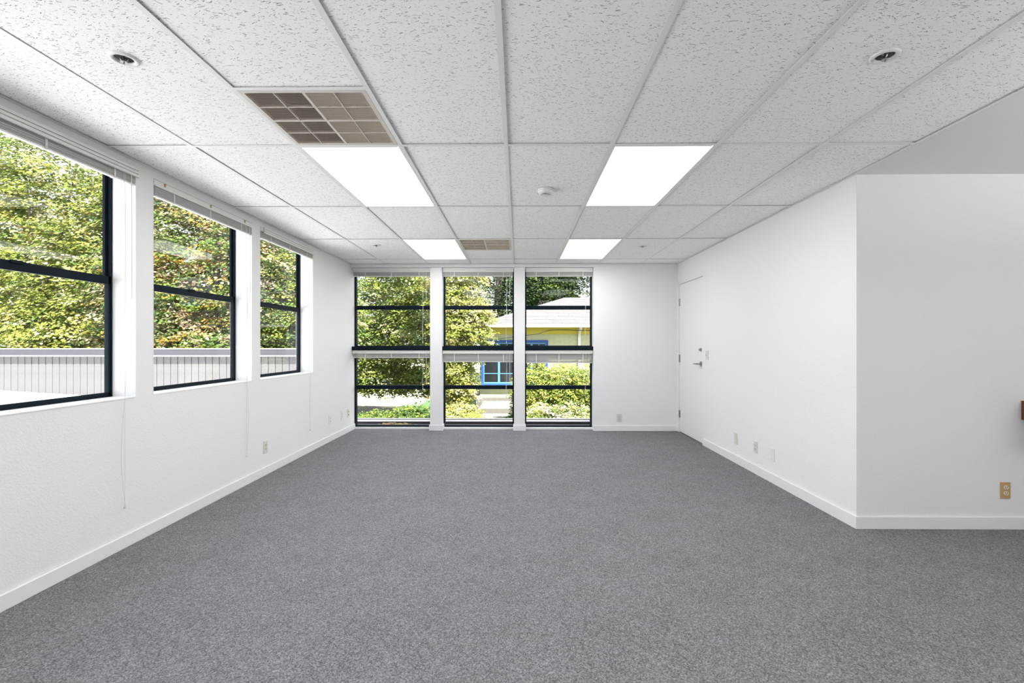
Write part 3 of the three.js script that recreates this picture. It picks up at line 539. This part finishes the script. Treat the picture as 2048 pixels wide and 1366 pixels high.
// ---------------------------------------------------------------- neighbouring house
{
  const t = thing('house', 'yellow green house with pale shingled hip roof and blue trimmed window', 'house', [2.5, -1.2, 20]);
  part(t, 'wall', [box(-1.43, 8.0, -1.2, 1.86, 17.70, 17.9), box(-1.43, -1.23, -1.2, 1.86, 17.9, 24), box(-1.43, 8, -1.2, 1.86, 24, 24.2), box(7.8, 8, -1.2, 1.86, 17.9, 24)], M.houseWall);
  part(t, 'frieze', box(-1.46, 8.03, 1.62, 1.88, 17.66, 17.7), M.houseTrim, true, 'bright yellow frieze board');
  part(t, 'soffit', box(-1.6, 8.2, 1.86, 1.88, 17.2, 24.5), M.houseTrim);
  for (const y of [1.05, 0.62, 0.2, -0.22]) part(t, 'lap_line', box(1.2, 8, y, y + 0.02, 17.69, 17.7), M.houseWall);
  part(t, 'gutter', [box(-1.64, 8.25, 1.86, 1.95, 17.12, 17.2, 0.01)], M.white);
  part(t, 'downspout', [box(2.24, 2.34, -1.2, 1.6, 17.6, 17.68, 0.01), taperTube([V(2.29, 1.88, 17.18), V(2.29, 1.8, 17.25), V(2.29, 1.66, 17.58), V(2.29, 1.55, 17.63)], 0.05, 0.05, 10, 8)], M.white);
  // hip roof
  const P = 0.367, ex = -1.6, ez = 17.2, ey = 1.95, run = 3.66, far = 8.2;
  const rp = [V(ex, ey, ez), V(far, ey, ez), V(far, ey + P * run, ez + run), V(ex + run, ey + P * run, ez + run), V(ex, ey, ez + 2 * run), V(far, ey, ez + 2 * run)];
  const rg = new THREE.BufferGeometry();
  rg.setAttribute('position', new THREE.Float32BufferAttribute(rp.flatMap((v) => v.toArray()), 3)); rg.setAttribute('uv', new THREE.Float32BufferAttribute(rp.flatMap((v) => [v.x, v.z]), 2));
  rg.setIndex([0, 1, 2, 0, 2, 3, 0, 3, 4, 3, 2, 5, 3, 5, 4]); rg.computeVertexNormals();
  part(t, 'roof_deck', rg.toNonIndexed(), M.shingle[1]);
  const RR = rng(61), N = 26;
  for (let k = 0; k < N; k++) {
    const r0 = run * k / N, r1 = run * (k + 1) / N + 0.03, pts = [];
    for (let x = ex + r0; x < far - 0.01;) {
      const w = 0.28 + 0.4 * RR(), xb = Math.min(far, x + w), th = 0.010 + 0.010 * RR();
      const q = (X, r, up) => V(Math.max(X, ex + r), ey + P * r + up, ez + r);
      const lo = 0.004, c = [q(x, r0, lo), q(xb - 0.006, r0, lo), q(xb - 0.006, r1, lo), q(x, r1, lo), q(x, r0, lo + th), q(xb - 0.006, r0, lo + th), q(xb - 0.006, r1, lo), q(x, r1, lo)];
      const F = [[4, 5, 6, 7], [0, 1, 5, 4], [1, 2, 6, 5], [3, 0, 4, 7]];
      const pos = []; for (const [a, b, d, e] of F) for (const i of [a, b, d, a, d, e]) pos.push(...c[i].toArray());
      const g = new THREE.BufferGeometry(); g.setAttribute('position', new THREE.Float32BufferAttribute(pos, 3)); g.computeVertexNormals();
      pts.push(metricUV(g)); x = xb;
    }
    part(t, 'shingle_course', pts, M.shingle[k % 3]);
  }
  // blue window group: four casements
  const xs = [-1.37, -0.713, -0.10, 0.51, 1.126], y0 = -0.288, y1 = 1.402;
  const wf = part(t, 'window', [box(xs[0], xs[4], y1 - 0.10, y1, 17.625, 17.70), box(xs[0], xs[0] + 0.085, y0, y1 - 0.1, 17.63, 17.70), box(xs[4] - 0.085, xs[4], y0, y1 - 0.1, 17.63, 17.70), box(xs[0] + 0.085, xs[4] - 0.085, y0, y0 + 0.06, 17.63, 17.70)], M.blue, true, 'blue window frame');
  for (let k = 0; k < 4; k++) {
    const a = Math.max(xs[k], xs[0] + 0.07), b = Math.min(xs[k + 1], xs[4] - 0.07);
    part(wf, 'casement', [box(a, a + 0.04, y0 + 0.062, y1 - 0.102, 17.645, 17.698), box(b - 0.04, b - 0.002, y0 + 0.062, y1 - 0.102, 17.645, 17.698), box(a + 0.04, b - 0.04, y1 - 0.15, y1 - 0.102, 17.645, 17.698), box(a + 0.04, b - 0.04, y0 + 0.062, y0 + 0.11, 17.645, 17.698), box(a + 0.04, b - 0.04, 0.13, 0.158, 17.655, 17.69), box(a + 0.04, b - 0.04, 0.70, 0.728, 17.655, 17.69), box((a + b) / 2 - 0.012, (a + b) / 2 + 0.012, 0.73, y1 - 0.152, 17.655, 17.69)], M.blueLight);
    part(wf, 'pane', box(a + 0.03, b - 0.03, y0 + 0.08, y1 - 0.12, 17.672, 17.68), M.houseGlass);
  }
  part(t, 'window_sill', box(-1.46, 1.2, -0.34, -0.288, 17.54, 17.72, 0.006), M.white);
}
{
  const t = thing('terrace_steps', 'pale concrete terrace steps below the blue window', 'steps', [-0.7, -1.2, 15.6]);
  part(t, 'step', box(-1.42, 0.2, -1.2, -0.64, 16.65, 17.53, 0.01), M.concrete);
  part(t, 'step', box(-1.22, 0.25, -1.2, -0.755, 14.65, 16.65, 0.01), M.concrete);
  part(t, 'step', box(-1.22, 0.2, -1.2, -0.905, 13.4, 14.65, 0.01), M.concrete);
  part(t, 'side_wall', box(-1.42, -1.22, -1.2, -0.60, 15.9, 17.0, 0.01), M.concrete);
  part(t, 'side_wall', box(-1.30, -1.20, -1.2, -0.83, 13.4, 14.6, 0.01), M.concrete);
}
{
  const cable = new THREE.Mesh(tube([V(-3, 1.2, 17.2), V(-0.5, 1.47, 17.2), V(0.1, 1.55, 17.2), V(0.75, 1.63, 17.2), V(1.1, 1.74, 17.2), V(1.6, 1.77, 17.2), V(2.2, 1.75, 17.2), V(4, 1.70, 17.2)], 0.014, 60, 6), M.rubber);
  cable.name = 'utility_cable'; scene.add(cable); tag(cable, 'black cable sagging in front of the house eave', 'cable');
}

// ---------------------------------------------------------------- plants
const leafGeo = (() => {                         // five-lobed leaf, slightly folded
  const s = [[0, -0.5], [0.22, -0.36], [0.5, -0.22], [0.28, -0.02], [0.46, 0.22], [0.18, 0.2], [0, 0.55], [-0.18, 0.2], [-0.46, 0.22], [-0.28, -0.02], [-0.5, -0.22], [-0.22, -0.36]];
  const pos = [0, 0.06, 0], idx = [];
  s.forEach(([x, z]) => pos.push(x, -0.10 * Math.abs(x), z));
  s.forEach((_, i) => idx.push(0, 1 + (i + 1) % s.length, 1 + i));
  const g = new THREE.BufferGeometry(); g.setAttribute('position', new THREE.Float32BufferAttribute(pos, 3)); g.setIndex(idx); g.computeVertexNormals();
  g.setAttribute('uv', new THREE.Float32BufferAttribute(new Float32Array(pos.length / 3 * 2), 2));
  return g;
})();
const ovalGeo = (() => {                         // plain oval leaf
  const s = [[0, -0.5], [0.2, -0.25], [0.24, 0.05], [0.14, 0.32], [0, 0.55], [-0.14, 0.32], [-0.24, 0.05], [-0.2, -0.25]], pos = [0, 0.05, 0], idx = [];
  s.forEach(([x, z]) => pos.push(x, -0.06 * Math.abs(x), z));
  s.forEach((_, i) => idx.push(0, 1 + (i + 1) % s.length, 1 + i));
  const g = new THREE.BufferGeometry(); g.setAttribute('position', new THREE.Float32BufferAttribute(pos, 3)); g.setIndex(idx); g.computeVertexNormals();
  g.setAttribute('uv', new THREE.Float32BufferAttribute(new Float32Array(pos.length / 3 * 2), 2));
  return g;
})();
// leaves in flat sprays inside ellipsoids [X, Y, Z, rx, ry, rz, weight]
function foliage(parent, base, blobs, count, size, palette, seed, o = {}) {
  const R = rng(seed), per = o.per ?? 22, m = new THREE.InstancedMesh(o.geo ?? leafGeo, M.leaf, count = Math.round(count * (o.dense ?? 2.2))), total = blobs.reduce((s, b) => s + (b[6] ?? 1), 0);
  const q = new THREE.Quaternion(), nrm = new THREE.Vector3(), pos = new THREE.Vector3(), sc = new THREE.Vector3(), up = new THREE.Vector3(0, 1, 0), spin = new THREE.Quaternion(), mat = new THREE.Matrix4(), col = new THREE.Color();
  let i = 0;
  while (i < count) {
    let k = R() * total, b = blobs[0];
    for (const c of blobs) { if ((k -= c[6] ?? 1) <= 0) { b = c; break; } }
    const z = 2 * R() - 1, a = R() * Math.PI * 2, s = Math.sqrt(1 - z * z), rad = Math.pow(R(), o.shell ?? 0.30), ox = s * Math.cos(a), oy = z, oz = s * Math.sin(a);
    const cx = b[0] + b[3] * ox * rad, cy = b[1] + b[4] * oy * rad, cz = b[2] + b[5] * oz * rad, sr = (o.spray ?? 0.30) * (0.6 + 0.8 * R());
    const tone = palette[Math.floor(R() * palette.length)], tiltX = (R() - 0.5) * 0.9 + ox * 0.5, tiltZ = (R() - 0.5) * 0.9 - oz * 0.5;
    for (let j = 0; j < per && i < count; j++, i++) {
      const rr = sr * Math.sqrt(R()), ra = R() * Math.PI * 2, dx = rr * Math.cos(ra), dz = rr * Math.sin(ra), dy = -(tiltX * dx + tiltZ * dz) * 0.6 + (R() - 0.5) * sr * 0.5;
      pos.set(cx + dx - base[0], cy + dy - base[1], -(cz) + dz + base[2]);
      nrm.set(tiltX * 0.7 + (R() - 0.5) * 1.3, 1, tiltZ * 0.7 + (R() - 0.5) * 1.3 + 0.35).normalize();
      q.setFromUnitVectors(up, nrm); spin.setFromAxisAngle(up, R() * Math.PI * 2); q.multiply(spin);
      const sz = size * (0.7 + 0.6 * R()); sc.set(sz, sz, sz);
      m.setMatrixAt(i, mat.compose(pos, q, sc));
      const e = 0.75 + 0.5 * R(); const e2 = e * 0.54; col.setRGB(Math.min(0.92, tone[0] * e2 * (0.92 + 0.16 * R())), Math.min(0.92, tone[1] * e2), Math.min(0.9, tone[2] * e2 * (0.8 + 0.4 * R())));
      m.setColorAt(i, col);
    }
  }
  m.name = 'foliage'; m.userData.kind = 'stuff'; parent.add(m);
}
function tree(name, label, category, [X, Y, Z], trunkH, r, limbs, blobs, count, size, palette, seed, o = {}) {
  const t = thing(name, label, category, [X, Y, Z], o.group);
  const R = rng(seed + 500), top = V(X + (o.lean ?? 0.1), Y + trunkH, Z);
  part(t, 'trunk', taperTube([V(X, Y - 0.05, Z), V(X + 0.06, Y + trunkH * 0.4, Z + 0.04), top, V(X + (o.lean ?? 0.1) * 1.6, Y + trunkH * 1.5, Z + 0.1)], r, r * 0.45, 12, 10), M.bark);
  for (let k = 0; k < limbs; k++) {
    const b = blobs[k % blobs.length], f = 0.55 + 0.35 * R(), st = V(X + (o.lean ?? 0.1) * f, Y + trunkH * f, Z);
    const en = V(b[0] + (R() - 0.5) * b[3] * 1.3, b[1] + (R() - 0.3) * b[4] * 0.9, b[2] + (R() - 0.5) * b[5] * 1.3), md = st.clone().lerp(en, 0.5).add(new THREE.Vector3((R() - 0.5) * 0.4, 0.35 * R(), (R() - 0.5) * 0.4));
    const br = part(t, 'branch', taperTube([st, md, en], r * 0.42, r * 0.08, 12, 7), M.bark);
    const twigs = [];
    for (let q = 0; q < 3; q++) { const s2 = md.clone().lerp(en, q * 0.33), e2 = s2.clone().add(new THREE.Vector3((R() - 0.5) * 1.4, (R() - 0.2) * 1.0, (R() - 0.5) * 1.4)); twigs.push(taperTube([s2, s2.clone().lerp(e2, 0.5).add(new THREE.Vector3(0, 0.1, 0)), e2], r * 0.16, r * 0.04, 8, 5)); }
    part(br, 'twig', twigs, M.bark);
  }
  foliage(t, [X, Y, Z], blobs, count, size, palette, seed, o);
  return t;
}
const YG = [0.44, 0.53, 0.08], YEL = [0.66, 0.62, 0.14], GRN = [0.21, 0.35, 0.05], DGR = [0.09, 0.19, 0.03], PNK = [0.70, 0.46, 0.28], ORG = [0.70, 0.38, 0.05], CRM = [0.80, 0.76, 0.42], DK = [0.06, 0.12, 0.045], OLV = [0.13, 0.18, 0.06];
// behind the parapet, seen through the left windows
tree('maple_tree', 'yellow green maple filling the near left window', 'tree', [-12.6, -1.2, 12.4], 3.6, 0.16, 7, [[-12.9, 3.7, 12.2, 2.6, 2.7, 1.5], [-10.9, 2.6, 11.8, 1.7, 2.0, 1.2], [-14.6, 4.0, 12.8, 1.8, 2.2, 1.5], [-11.6, 1.4, 11.2, 2.2, 0.8, 0.9, 0.8], [-12.4, 5.9, 12.4, 2.4, 1.5, 1.3], [-9.9, 4.6, 12.4, 1.5, 1.5, 1.2]], 21000, 0.068, [YG, YG, YEL, GRN, YG, CRM], 101, { dense: 4.6, per: 30, group: 'maple trees outside' });
tree('maple_tree', 'maple with orange and pink tinged leaves filling the middle left window', 'tree', [-8.0, -1.2, 12.2], 3.4, 0.15, 7, [[-8.2, 3.3, 12.2, 1.9, 2.3, 1.4], [-9.0, 2.2, 11.5, 1.4, 1.5, 1.0], [-7.0, 2.6, 12.2, 1.3, 2.0, 1.2], [-8.2, 1.1, 11.3, 1.8, 0.6, 0.8, 0.6], [-8.4, 5.2, 12.6, 1.5, 1.1, 1.1, 0.7]], 15000, 0.066, [GRN, GRN, YG, PNK, ORG, CRM, DGR, GRN], 102, { dense: 4.6, per: 30, group: 'maple trees outside' });
tree('maple_tree', 'maple with yellow green leaves filling the far left window', 'tree', [-6.0, -1.2, 13.0], 3.4, 0.17, 6, [[-6.2, 3.2, 13.0, 1.5, 2.1, 1.3], [-5.4, 1.7, 12.6, 1.3, 1.3, 1.1], [-6.8, 1.6, 12.4, 1.2, 1.1, 1.0]], 12000, 0.064, [YG, GRN, CRM, DGR, YG, GRN], 103, { dense: 4.4, per: 30, group: 'maple trees outside' });
tree('maple_tree', 'green and yellow maple behind the left bay of the far windows', 'tree', [-2.75, -1.2, 15.6], 3.3, 0.08, 8, [[-4.3, 3.0, 15.0, 2.0, 1.9, 1.4], [-3.2, 1.4, 14.5, 1.3, 1.3, 1.1], [-4.9, 0.9, 14.8, 1.4, 1.2, 1.0], [-3.2, 3.3, 14.6, 1.3, 1.6, 1.1], [-4.2, 0.15, 14.6, 1.2, 0.55, 0.8, 0.6], [-2.9, 0.1, 14.2, 0.7, 0.5, 0.6, 0.4]], 15000, 0.062, [GRN, YG, YG, GRN, YG, CRM], 104, { dense: 4.2, per: 30, group: 'maple trees outside' });
tree('maple_tree', 'golden yellow maple filling the left half of the middle bay', 'tree', [-1.75, -1.2, 13.0], 2.8, 0.09, 7, [[-1.75, 2.9, 12.8, 0.95, 1.2, 0.8], [-1.55, 1.5, 12.6, 0.85, 1.0, 0.8], [-1.75, 0.3, 12.6, 0.65, 0.9, 0.7, 0.8], [-1.15, 2.0, 12.5, 0.5, 0.35, 0.4, 0.3], [-1.6, -0.6, 12.2, 0.6, 0.35, 0.5, 0.4]], 9000, 0.056, [YEL, YG, CRM, YG, YG, CRM, YEL], 105, { group: 'maple trees outside', dense: 4.2, per: 26, spray: 0.22, shell: 0.4 });
// dark background trees
tree('evergreen_tree', 'tall dark evergreen with a thick grey trunk behind the house', 'tree', [-1.15, -1.2, 25.5], 9, 0.36, 9, [[-1.0, 7.4, 26.4, 3.0, 3.2, 1.6], [1.6, 5.4, 25.8, 2.6, 2.2, 1.4], [-3.2, 5.2, 26.6, 2.0, 2.8, 1.4], [0.6, 3.4, 25.2, 2.2, 1.5, 0.8]], 20000, 0.14, [DK, DGR, OLV, DGR], 106, { group: 'background trees', geo: ovalGeo, spray: 0.5, lean: 0.5 });
tree('evergreen_tree', 'dark green oak behind the ridge of the house roof', 'tree', [4.4, -1.2, 26], 5, 0.3, 8, [[3.6, 5.8, 25.4, 3.0, 2.8, 1.5], [6.6, 5.4, 26, 2.6, 2.6, 1.5], [1.4, 4.4, 25, 1.7, 1.4, 1.0]], 20000, 0.125, [DGR, DK, OLV, GRN, DGR], 107, { group: 'background trees', geo: ovalGeo, spray: 0.45 });
tree('evergreen_tree', 'dense dark tree beyond the pavement', 'tree', [-6.5, -1.2, 34], 4, 0.3, 6, [[-6.5, 4.2, 34, 5.0, 4.2, 2.0], [-11, 4.2, 33, 4.0, 4.6, 2.0]], 12000, 0.22, [DGR, GRN, OLV, YG], 108, { group: 'background trees', geo: ovalGeo, spray: 0.6 });
tree('evergreen_tree', 'dense green tree behind the maples at the left', 'tree', [-15, -1.2, 19], 4, 0.3, 6, [[-15.5, 3.6, 18.6, 3.6, 3.4, 1.6], [-20, 3.6, 18.2, 3.6, 3.2, 1.6], [-10.6, 3.8, 19, 2.6, 3.4, 1.5]], 14000, 0.15, [GRN, DGR, YG, OLV], 109, { group: 'background trees', spray: 0.45 });
// hedges and shrubs
function shrub(name, label, category, base, blobs, count, size, palette, seed, o = {}) {
  const t = thing(name, label, category, base, o.group ?? (name === 'hedge' ? 'hedges outside' : 'shrubs outside')), R = rng(seed + 900);
  const stems = [];
  for (let k = 0; k < 9; k++) { const b = blobs[k % blobs.length], x = b[0] + (R() - 0.5) * b[3], z = b[2] + (R() - 0.5) * b[5]; stems.push(taperTube([V(x * 0.7 + base[0] * 0.3, base[1], z), V(x, (base[1] + b[1]) / 2, z), V(x + (R() - 0.5) * 0.3, b[1] + b[4] * 0.5, z)], 0.02, 0.008, 6, 5)); }
  part(t, 'stem', stems, M.bark);
  foliage(t, base, blobs, count, size, palette, seed, { geo: ovalGeo, spray: 0.16, per: 14, shell: 0.35, ...o });
}
shrub('hedge', 'tall yellow green hedge in front of the house at the right bay', 'hedge', [1.1, -1.2, 12.2], [[0.5, 0.0, 12.2, 0.65, 0.78, 0.6], [1.2, 0.0, 12.3, 0.7, 0.80, 0.6], [1.9, -0.05, 12.3, 0.7, 0.80, 0.6], [2.6, -0.1, 12.4, 0.7, 0.8, 0.6]], 9000, 0.062, [YG, YG, GRN, YG, YEL], 201, { dense: 3.6 });
shrub('flowering_shrub', 'pale cream flowered shrub in front of the hedge', 'shrub', [1.0, -1.2, 10.4], [[0.55, -0.45, 10.4, 0.5, 0.40, 0.45], [1.15, -0.42, 10.3, 0.55, 0.45, 0.45], [0.0, -0.75, 10.4, 0.4, 0.35, 0.4]], 7000, 0.055, [CRM, [0.78, 0.76, 0.55], YG, GRN, CRM], 202, { spray: 0.10 });
shrub('shrub', 'low green shrub under the left bay', 'shrub', [-2.9, -1.2, 10.4], [[-3.2, -0.62, 10.4, 0.7, 0.40, 0.5], [-2.4, -0.50, 10.5, 0.6, 0.40, 0.5], [-1.8, -0.62, 10.4, 0.5, 0.35, 0.5]], 6500, 0.055, [GRN, DGR, GRN, DGR, YG], 203, { dense: 3 });
shrub('shrub', 'yellow green low shrub beside the left window post', 'shrub', [-1.35, -1.2, 10.2], [[-1.45, -0.62, 10.2, 0.55, 0.34, 0.45], [-1.0, -0.60, 10.3, 0.32, 0.30, 0.4]], 3600, 0.05, [YG, YEL, YG, CRM], 204);
shrub('hedge', 'small dark green clipped hedge left of the terrace steps', 'hedge', [-1.75, -1.2, 14.4], [[-1.75, -0.85, 14.4, 0.26, 0.30, 0.5], [-1.75, -1.0, 13.6, 0.26, 0.28, 0.4]], 2600, 0.05, [[0.07, 0.15, 0.06], [0.09, 0.18, 0.07]], 205);
shrub('shrub', 'leafy shrub overhanging the right side of the terrace steps', 'shrub', [0.1, -1.2, 13.0], [[0.12, -0.35, 13.2, 0.30, 0.75, 0.4], [-0.02, -0.85, 12.6, 0.28, 0.3, 0.35]], 2400, 0.07, [GRN, YG, DGR], 206);
shrub('shrub', 'tall green shrub beside the blue window corner', 'shrub', [-1.9, -1.2, 16.6], [[-1.95, 0.2, 16.8, 0.5, 1.3, 0.4], [-2.3, -0.5, 17.2, 0.6, 0.6, 0.4]], 4200, 0.075, [DGR, GRN, DGR], 207);
{
  const t = thing('fallen_leaves', 'dry fallen leaves lying on the shingled ledge', 'leaves', [-2.0, -0.116, 7.8]), R = rng(333), m = new THREE.InstancedMesh(leafGeo, M.leaf, 90), mat = new THREE.Matrix4();
  for (let i = 0; i < 90; i++) { const a = R() * 6.3, q = new THREE.Quaternion().setFromEuler(new THREE.Euler((R() - 0.5) * 0.7, a, (R() - 0.5) * 0.7)), r = 0.045 + 0.03 * R(); mat.compose(new THREE.Vector3((R() + R() - 1) * 0.35, 0.012 + 0.03 * R(), (R() - 0.5) * 0.35), q, new THREE.Vector3(r, r, r)); m.setMatrixAt(i, mat); m.setColorAt(i, new THREE.Color(0.4 + 0.2 * R(), 0.3 + 0.15 * R(), 0.16)); }
  m.name = 'leaf_litter'; m.userData.kind = 'stuff'; t.add(m); t.userData.kind = 'stuff';
}
// dark car on the pavement, mostly behind leaves
{
  const t = thing('parked_car', 'dark blue parked car half hidden under the maple', 'car', [-9.85, -1.185, 24.5]);
  const s = new THREE.Shape(); [[-2.2, 0.3], [-2.2, 0.75], [-1.5, 0.92], [-0.9, 1.38], [0.6, 1.40], [1.3, 0.98], [2.15, 0.85], [2.2, 0.3]].forEach(([x, y], i) => (i ? s.lineTo(x, y) : s.moveTo(x, y))); s.closePath();
  part(t, 'body', new THREE.ExtrudeGeometry(s, { depth: 1.5, bevelEnabled: true, bevelSize: 0.08, bevelThickness: 0.1, bevelSegments: 3 }).translate(0, 0, -0.75), M.carPaint, false);
  const w = new THREE.Shape(); [[-1.25, 0.98], [-0.85, 1.3], [0.55, 1.32], [1.05, 0.98]].forEach(([x, y], i) => (i ? w.lineTo(x, y) : w.moveTo(x, y))); w.closePath();
  part(t, 'side_window', new THREE.ExtrudeGeometry(w, { depth: 0.02, bevelEnabled: false }).translate(0, 0, 0.85), M.houseGlass, false);
  for (const x of [-1.4, 1.4]) for (const z of [-0.75, 0.75]) { const k = part(t, 'wheel', new THREE.CylinderGeometry(0.32, 0.32, 0.2, 24).rotateX(Math.PI / 2).translate(x, 0.32, z), M.rubber, false); part(k, 'rim', new THREE.CylinderGeometry(0.19, 0.19, 0.21, 16).rotateX(Math.PI / 2).translate(x, 0.32, z), M.chrome, false); }
}

scene.traverse((o) => { if (o.isMesh) { o.castShadow = true; o.receiveShadow = true; } });
renderer.render(scene, camera);
